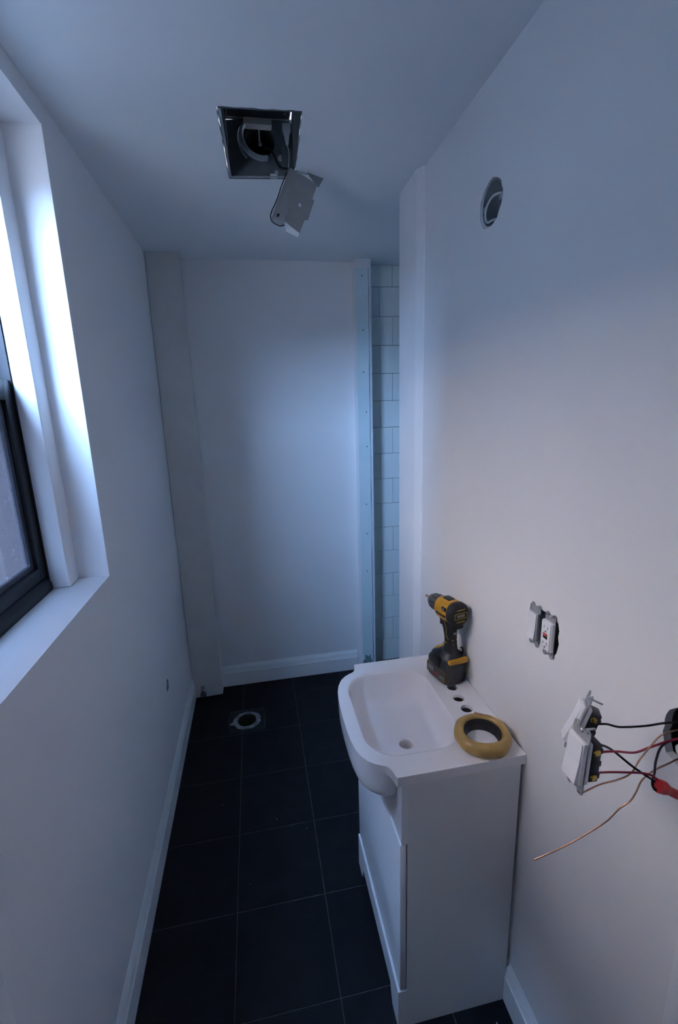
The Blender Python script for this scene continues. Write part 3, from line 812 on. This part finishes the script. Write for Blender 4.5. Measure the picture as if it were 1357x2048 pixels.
tube(bm, [(0.5165, 0.4365, 1.1722), (0.524, 0.4352, 1.1690), (0.5310, 0.4330, 1.1650), (0.5400, 0.4300, 1.1600), (0.5589, 0.4247, 1.151)], lambda t: 0.0092 if t < 0.28 else max(0.0062, 0.0092 - (t - 0.28) * 0.012), 14, 6)
obj('wire_nut', bm, REDN, smooth=40, label='red wire nut joining black and red wires', cat='wire nut', at=(0.53, 0.433, 1.166))
# box in the wall behind the loose switches
wb = thing('switch_box', 'open rusty switch box in the wall hole with loose wires', 'electrical box', (XR + 0.04, 0.478, 1.186))
RUST = mat('rusty_box_steel', (0.10, 0.07, 0.05), 0.7, metal=0.3, col2=(0.04, 0.04, 0.04), nscale=20)
bm = B()
plate(bm, rrect(0.478, 1.186, 0.041, 0.046, 0.010, 4), [rrect(0.478, 1.186, 0.0395, 0.0445, 0.009, 4)], fx, XR + 0.014, XR + 0.07)
box(bm, XR + 0.07, XR + 0.072, 0.437, 0.519, 1.140, 1.232)
obj('box_shell', bm, RUST, wb, smooth=0)
bm = B(); tube(bm, [(XR + 0.05, 0.455, 1.21), (XR + 0.012, 0.462, 1.224), (XR + 0.006, 0.485, 1.2285), (XR + 0.010, 0.506, 1.222), (XR + 0.05, 0.512, 1.20)], 0.0022, 8)
obj('white_cable', bm, WHTW, wb)
bm = B(); tube(bm, [(XR + 0.05, 0.47, 1.17), (XR + 0.008, 0.490, 1.172), (XR + 0.005, 0.500, 1.163), (XR + 0.006, 0.492, 1.150), (XR + 0.012, 0.478, 1.146), (XR + 0.05, 0.46, 1.15)], 0.0022, 8)
obj('white_cable', bm, WHTW, wb)

# ================================================================== round box high on the right wall
rb = thing('round_box', 'round metal electrical box cut into the wall near the ceiling', 'electrical box', (XR + 0.03, RB[0], RB[1]))
bm = B()
R1 = [(RB[0] + 0.049 * math.cos(2 * math.pi * k / 32), RB[1] + 0.049 * math.sin(2 * math.pi * k / 32)) for k in range(32)]
R0 = [(RB[0] + 0.0475 * math.cos(2 * math.pi * k / 32), RB[1] + 0.0475 * math.sin(2 * math.pi * k / 32)) for k in range(32)]
plate(bm, R1, [R0], fx, XR + 0.004, XR + 0.045)
plate(bm, R1, [], fx, XR + 0.045, XR + 0.047)
obj('box_shell', bm, GALV, rb)
for dy, dz in ((0.018, -0.014), (-0.016, 0.018), (-0.008, -0.026)):
    bm = B(); lathe(bm, (XR + 0.045, RB[0] + dy, RB[1] + dz), (-1, 0, 0), [(0, 0.0095), (0.0012, 0.0092)], 18)
    obj('knockout', bm, GALV, rb)
for q in (1, -1):
    bm = B(); box(bm, XR + 0.004, XR + 0.0055, RB[0] + q * 0.040 - 0.008, RB[0] + q * 0.040 + 0.008, RB[1] - 0.006, RB[1] + 0.006, bevel=0.0006)
    obj('screw_tab', bm, GALV, rb)
bm = B()
tube(bm, [(XR + 0.040, RB[0] - 0.034, RB[1] + 0.010), (XR + 0.010, RB[0] - 0.028, RB[1] + 0.012), (XR + 0.006, RB[0] + 0.004, RB[1] + 0.016), (XR + 0.005, RB[0] + 0.028, RB[1] + 0.004), (XR + 0.005, RB[0] + 0.034, RB[1] - 0.016), (XR + 0.005, RB[0] + 0.022, RB[1] - 0.034), (XR + 0.010, RB[0] - 0.004, RB[1] - 0.036), (XR + 0.040, RB[0] - 0.014, RB[1] - 0.034)], 0.0028, 8, 8)
obj('white_cable', bm, WHTW, rb)
bm = B(); plate(bm, blob(RB[0], RB[1], 0.0535, 0.0535, 40, 0.02, 31), [blob(RB[0] - 0.001, RB[1] + 0.001, 0.0505, 0.0512, 36, 0.015, 32)], fx, XR + 0.003, XR + 0.006)
obj('plaster_rim', bm, WHTW, rb, smooth=0)

# ================================================================== exhaust fan housing in the ceiling
HZ = ZC + 0.168
fan = thing('fan_housing', 'open metal exhaust fan housing recessed in the ceiling', 'exhaust fan', (0.085, 1.57, ZC))
def lerp2(a, b, t): return (a[0] + (b[0] - a[0]) * t, a[1] + (b[1] - a[1]) * t)
cF = (sum(p[0] for p in FH) / 4, sum(p[1] for p in FH) / 4)
q = [lerp2(p, cF, 0.018) for p in FH]     # near-left, near-right, far-right, far-left
def wallq(bm, a, b, z0, z1, t=0.0015):
    d = Vector((b[0] - a[0], b[1] - a[1], 0)).normalized(); nn = Vector((-d.y, d.x, 0)) * t
    A, Bv = Vector((a[0], a[1], 0)), Vector((b[0], b[1], 0))
    rings(bm, [[A + Vector((0, 0, z0)), Bv + Vector((0, 0, z0)), Bv + nn + Vector((0, 0, z0)), A + nn + Vector((0, 0, z0))],
               [A + Vector((0, 0, z1)), Bv + Vector((0, 0, z1)), Bv + nn + Vector((0, 0, z1)), A + nn + Vector((0, 0, z1))]])
for nm, a, b, mt in (('near_side', q[0], q[1], GALVD), ('right_side', q[1], q[2], GALVD), ('left_side', q[3], q[0], GALVD)):
    bm = B(); wallq(bm, a, b, ZC - 0.001, HZ)
    obj('housing_side', bm, mt, fan, smooth=0)
# far side with the round duct opening
DCX, DCZ, DR = 0.090, 2.553, 0.049
far = lambda u, v, d: Vector((u, 1.752 - (u - 0.09) * 0.10 + d, v))
bm = B()
plate(bm, [(q[3][0], ZC - 0.001), (q[2][0], ZC - 0.001), (q[2][0], HZ), (q[3][0], HZ)],
      [[(DCX + DR * math.cos(2 * math.pi * k / 36), DCZ + DR * 0.95 * math.sin(2 * math.pi * k / 36)) for k in range(36)]], far, 0, 0.0015)
obj('duct_side', bm, GALVD, fan, smooth=0)
bm = B()
lathe(bm, (DCX, 1.753, DCZ), (0, 1, 0), [(0, DR + 0.001), (0.40, DR + 0.001), (0.40, DR + 0.003), (0, DR + 0.003)], 36, False, False)
lathe(bm, (DCX, 2.15, DCZ), (0, 1, 0), [(0, DR + 0.002), (0.002, DR + 0.002)], 36)
obj('duct', bm, GALVD, fan)
# thick collar arc in front of the opening, from upper left round to the bottom
bm = B()
pts = []
for k in range(15):
    a = math.radians(125 + 165 * k / 14)
    pts.append((DCX + (DR + 0.012) * math.cos(a), 1.738 - 0.012 * math.sin(math.pi * k / 14), DCZ + (DR + 0.008) * math.sin(a)))
tube(bm, pts, 0.0105, 6, 2, flat=0.75)
obj('duct_collar', bm, GALV, fan)
bm = B()
pts = [(DCX + (DR + 0.022) * math.cos(math.radians(a)), 1.748, DCZ + (DR + 0.018) * math.sin(math.radians(a))) for a in range(150, 240, 10)]
tube(bm, pts, 0.006, 6, 2, flat=0.5)
obj('collar_flange', bm, GALV, fan)
bm = B(); box(bm, 0.040, 0.130, 1.720, 1.752, 2.584, 2.604, bevel=0.003)
obj('bracket', bm, WHTW, fan)
bm = B(); box(bm, DCX - 0.003, DCX + 0.002, 1.752, 1.756, 2.545, 2.600)
obj('damper_rod', bm, WHTW, fan)
bm = B(); lathe(bm, (DCX, 1.748, 2.541), (0, -1, 0), [(0, 0.006), (0.004, 0.006), (0.006, 0.003)], 12)
obj('damper_pivot', bm, CHROME, fan)
bm = B(); box(bm, -0.032, 0.19, 1.37, 1.76, HZ, HZ + 0.002)
obj('housing_top', bm, GALVD, fan, smooth=0)
bm = B(); plate(bm, [(-0.012, 1.692), (0.196, 1.686), (0.198, 1.738), (-0.014, 1.745)], [[(-0.0102, 1.694), (0.1942, 1.688), (0.1962, 1.736), (-0.0122, 1.743)]], fz, HZ - 0.003, HZ - 0.001)
obj('top_panel_edge', bm, WHTW, fan, smooth=0)
bm = B(); lathe(bm, (0.172, 1.708, HZ - 0.0005), (0, 0, -1), [(0, 0.005), (0.001, 0.005)], 12)
obj('rivet', bm, GALV, fan)
# rim flanges against the plaster
bm = B(); plate(bm, [q[3], q[2], lerp2(q[2], q[1], 0.022), lerp2(q[3], q[0], 0.022)], [], fz, ZC + 0.001, ZC + 0.003)
obj('rim_flange', bm, GALV, fan, smooth=0)
bm = B(); plate(bm, [q[0], q[3], lerp2(q[3], q[2], 0.035), lerp2(q[0], q[1], 0.035)], [], fz, ZC + 0.001, ZC + 0.003)
obj('rim_flange', bm, GALV, fan, smooth=0)
# receptacle bracket and white plug on the right side
bm = B(); box(bm, 0.158, 0.196, 1.728, 1.738, 2.46, 2.60, bevel=0.002)
obj('outlet_bracket', bm, GALVD, fan)
bm = B(); zb = 2.560
rings(bm, [[Vector((0.176 + sx * hw, 1.715 + sy * hd, z)) for sx, sy in ((1, 1), (-1, 1), (-1, -1), (1, -1))] for z, hw, hd in ((2.586, 0.013, 0.009), (2.566, 0.013, 0.009), (2.556, 0.008, 0.006), (2.540, 0.006, 0.005), (2.530, 0.004, 0.004))])
obj('plug', bm, WPLAST, fan)
bm = B(); tube(bm, [(0.176, 1.715, 2.532), (0.180, 1.712, 2.51), (0.179, 1.705, 2.485), (0.174, 1.69, 2.455)], 0.0013, 8)
obj('white_cord', bm, WHTW, fan)
bm = B(); tube(bm, [(0.105, 1.748, 2.530), (0.121, 1.735, 2.523), (0.131, 1.716, 2.498), (0.140, 1.690, 2.462), (0.152, 1.675, 2.444), (0.1690, 1.6760, 2.4440)], 0.0042, 8)
obj('black_cord', bm, BLKW, fan)
for (xx, zz, rr) in ((0.155, 2.505, 0.010), (0.140, 2.462, 0.007)):
    bm = B(); lathe(bm, (xx, 1.748, zz), (0, -1, 0), [(0, rr), (0.006, rr * 0.9), (0.008, rr * 0.5)], 14)
    obj('boss', bm, GALV, fan)

# ---- bent metal blower plate dangling from the housing
pv = thing('fan_wiring_plate', 'bent grey sheet metal plate dangling below the fan housing by a cord', 'metal plate', (0.19, 1.65, 2.35))
COVER = mat('taupe_sheet_metal', (0.33, 0.33, 0.33), 0.5, metal=0.2, var=0.12, nscale=12)
def sheet(name, pts, mt, holes=(), t=0.0012, parent=pv):
    P = [Vector(p) for p in pts]
    c = sum(P, Vector()) / len(P)
    nn = Vector()
    for i in range(len(P)): nn += (P[i] - c).cross(P[(i + 1) % len(P)] - c)
    nn.normalize()
    if nn.y > 0: nn = -nn
    u = (P[1] - P[0]).normalized(); u = (u - nn * u.dot(nn)).normalized(); w = nn.cross(u)
    flat = [((p - c).dot(u), (p - c).dot(w)) for p in P]
    hs = []
    for h, r, k in holes:
        h = Vector(h) - c; hu, hw = h.dot(u), h.dot(w)
        hs.append([(hu + r * math.cos(2 * math.pi * i / k), hw + r * math.sin(2 * math.pi * i / k)) for i in range(k)])
    bm = B()
    plate(bm, flat, hs, lambda a, b, d: c + u * a + w * b + nn * d, 0, -t)
    return obj(name, bm, mt, parent, smooth=0)
sheet('side_face', [(0.1751, 1.6726, 2.4441), (0.1801, 1.6726, 2.4445), (0.2049, 1.6393, 2.4171), (0.1472, 1.6145, 2.2703), (0.1048, 1.6473, 2.2881)], COVER, [((0.1643, 1.6486, 2.3729), 0.0026, 12), ((0.1286, 1.6362, 2.2944), 0.0055, 4)])
sheet('front_face', [(0.2049, 1.6393, 2.4171), (0.2622, 1.6549, 2.3948), (0.2556, 1.6526, 2.38), (0.2422, 1.6479, 2.3504), (0.249, 1.651, 2.3469), (0.2238, 1.6411, 2.2867), (0.2135, 1.6373, 2.285), (0.1937, 1.631, 2.2437), (0.1472, 1.6145, 2.2703)], COVER, [((0.1998, 1.6310, 2.3264), 0.0055, 14)])
bm = B()
for a, b, c_, d_ in (((0.2341, 1.7049, 2.4400), (0.29, 1.6913, 2.4300), (0.2666, 1.6632, 2.3891), (0.2622, 1.6549, 2.3948)),):
    pass
bm.free()
sheet('top_flange', [(0.2330, 1.6950, 2.4425), (0.29, 1.6913, 2.4330), (0.2666, 1.6632, 2.3891), (0.2622, 1.6555, 2.3940)], COVER)
bm = B(); tube(bm, [(0.1790, 1.6740, 2.4400), (0.1960, 1.6800, 2.4420), (0.2160, 1.6860, 2.4400), (0.2340, 1.6920, 2.4390)], 0.0030, 6, 4, flat=0.4)
obj('hanging_strap', bm, COVER, pv)
sheet('bottom_lip', [(0.1048, 1.6473, 2.2881), (0.1472, 1.6145, 2.2703), (0.1478, 1.6565, 2.272), (0.1153, 1.6752, 2.2817)], GALV)
sheet('bottom_tab', [(0.1472, 1.6150, 2.2703), (0.1937, 1.6315, 2.2437), (0.1909, 1.6622, 2.2414), (0.155, 1.6737, 2.2618)], mat('bright_tab', (0.85, 0.88, 0.88), 0.4))
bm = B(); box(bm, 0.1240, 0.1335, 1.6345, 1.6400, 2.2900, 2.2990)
obj('dark_hole_fill', bm, BLACKP, pv, smooth=0)  # black box painted in for the dark of the square hole
bm = B(); tube(bm, [(0.1661, 1.6707, 2.4315), (0.1474, 1.6648, 2.3928), (0.1281, 1.6571, 2.3464), (0.1075, 1.6458, 2.3057), (0.1045, 1.6419, 2.287), (0.1125, 1.6313, 2.2707), (0.1307, 1.6256, 2.2608), (0.145, 1.6236, 2.2635)], 0.0018, 8)
obj('cord', bm, BLKW, pv)

# ================================================================== toilet flange in the floor
tf = thing('toilet_flange', 'grimy plastic toilet flange around the open drain in the floor', 'drain flange', (FC[0], FC[1], 0))
bm = B()
bolt = [[(FC[0] + dx + 0.0042 * math.cos(2 * math.pi * k / 12), FC[1] + dy + 0.0042 * math.sin(2 * math.pi * k / 12)) for k in range(12)] for dx, dy in ((0.0545, 0.0275), (-0.0562, -0.0240))]
plate(bm, blob(FC[0], FC[1], 0.075, 0.072, 30, 0.04, 13), [[(FC[0] + 0.0515 * math.cos(2 * math.pi * k / 30), FC[1] + 0.0515 * math.sin(2 * math.pi * k / 30)) for k in range(30)]] + bolt, fz, -0.0003, 0.004)
obj('flange_ring', bm, PVC, tf, smooth=0)
bm = B()
lathe(bm, (FC[0], FC[1], 0.003), (0, 0, -1), [(0, 0.0515), (0.10, 0.0495), (0.10, 0.0505), (0, 0.0525)], 30, False, False)
lathe(bm, (FC[0], FC[1], -0.075), (0, 0, -1), [(0, 0.050), (0.01, 0.050)], 30)
obj('drain_pipe', bm, DIRT, tf)
bm = B(); plate(bm, blob(FC[0] - 0.078, FC[1] - 0.012, 0.013, 0.011, 12, 0.3, 15), [], fz, -0.001, 0.003)
obj('broken_tab', bm, PVC, tf, smooth=0)

# ================================================================== water supply stub at the foot of the column
vs = thing('supply_stub', 'small chrome supply stub poking from the foot of the column', 'pipe stub', (-0.41, 2.535, 0.05))
bm = B(); lathe(bm, (-0.4095, 2.536, 0.068), (0, -1, 0), [(0, 0.012), (0.003, 0.0115), (0.004, 0.008), (0.028, 0.008), (0.030, 0.006)], 16)
obj('stub_pipe', bm, CHROME, vs)
bm = B(); lathe(bm, (-0.4085, 2.5362, 0.068), (0, -1, 0), [(0, 0.019), (0.001, 0.019)], 16)
obj('hole_shade_disc', bm, GALVD, vs)  # dull dark disc standing in for the shaded wall hole around the stub
bm = B(); lathe(bm, (-0.4125, 2.536, 0.035), (0.25, -1, -0.15), [(0, 0.010), (0.016, 0.010), (0.018, 0.0175), (0.028, 0.0170), (0.030, 0.013)], 14)
obj('valve_handle', bm, GALVD, vs)

# ---- few plaster crumbs on the tiles
CR = mat('plaster_crumb', (0.35, 0.35, 0.36), 0.9)
for i, (px, py, s) in enumerate(((-0.02, 1.60, 0.0022), (0.10, 1.53, 0.0018), (-0.13, 1.35, 0.0016), (-0.25, 1.72, 0.002), (0.02, 2.05, 0.0018), (0.565, 0.80, 0.003), (0.552, 0.818, 0.0022), (0.575, 0.775, 0.0025))):
    bm = B(); bmesh.ops.create_icosphere(bm, subdivisions=1, radius=s)
    for v in bm.verts: v.co = Vector((v.co.x * rnd.uniform(0.7, 1.4) + px, v.co.y * rnd.uniform(0.7, 1.4) + py, v.co.z * 0.5 + 0.0006 + s * 0.45))
    obj('plaster_crumb', bm, CR, smooth=0, label='tiny pale plaster crumb on the floor between vanity side and baseboard' if px > 0.5 else 'tiny pale plaster crumb lying out on the open black floor tiles', cat='crumb', group='crumbs beside the vanity' if px > 0.5 else 'crumbs on the open floor', at=(px, py, 0.0006))
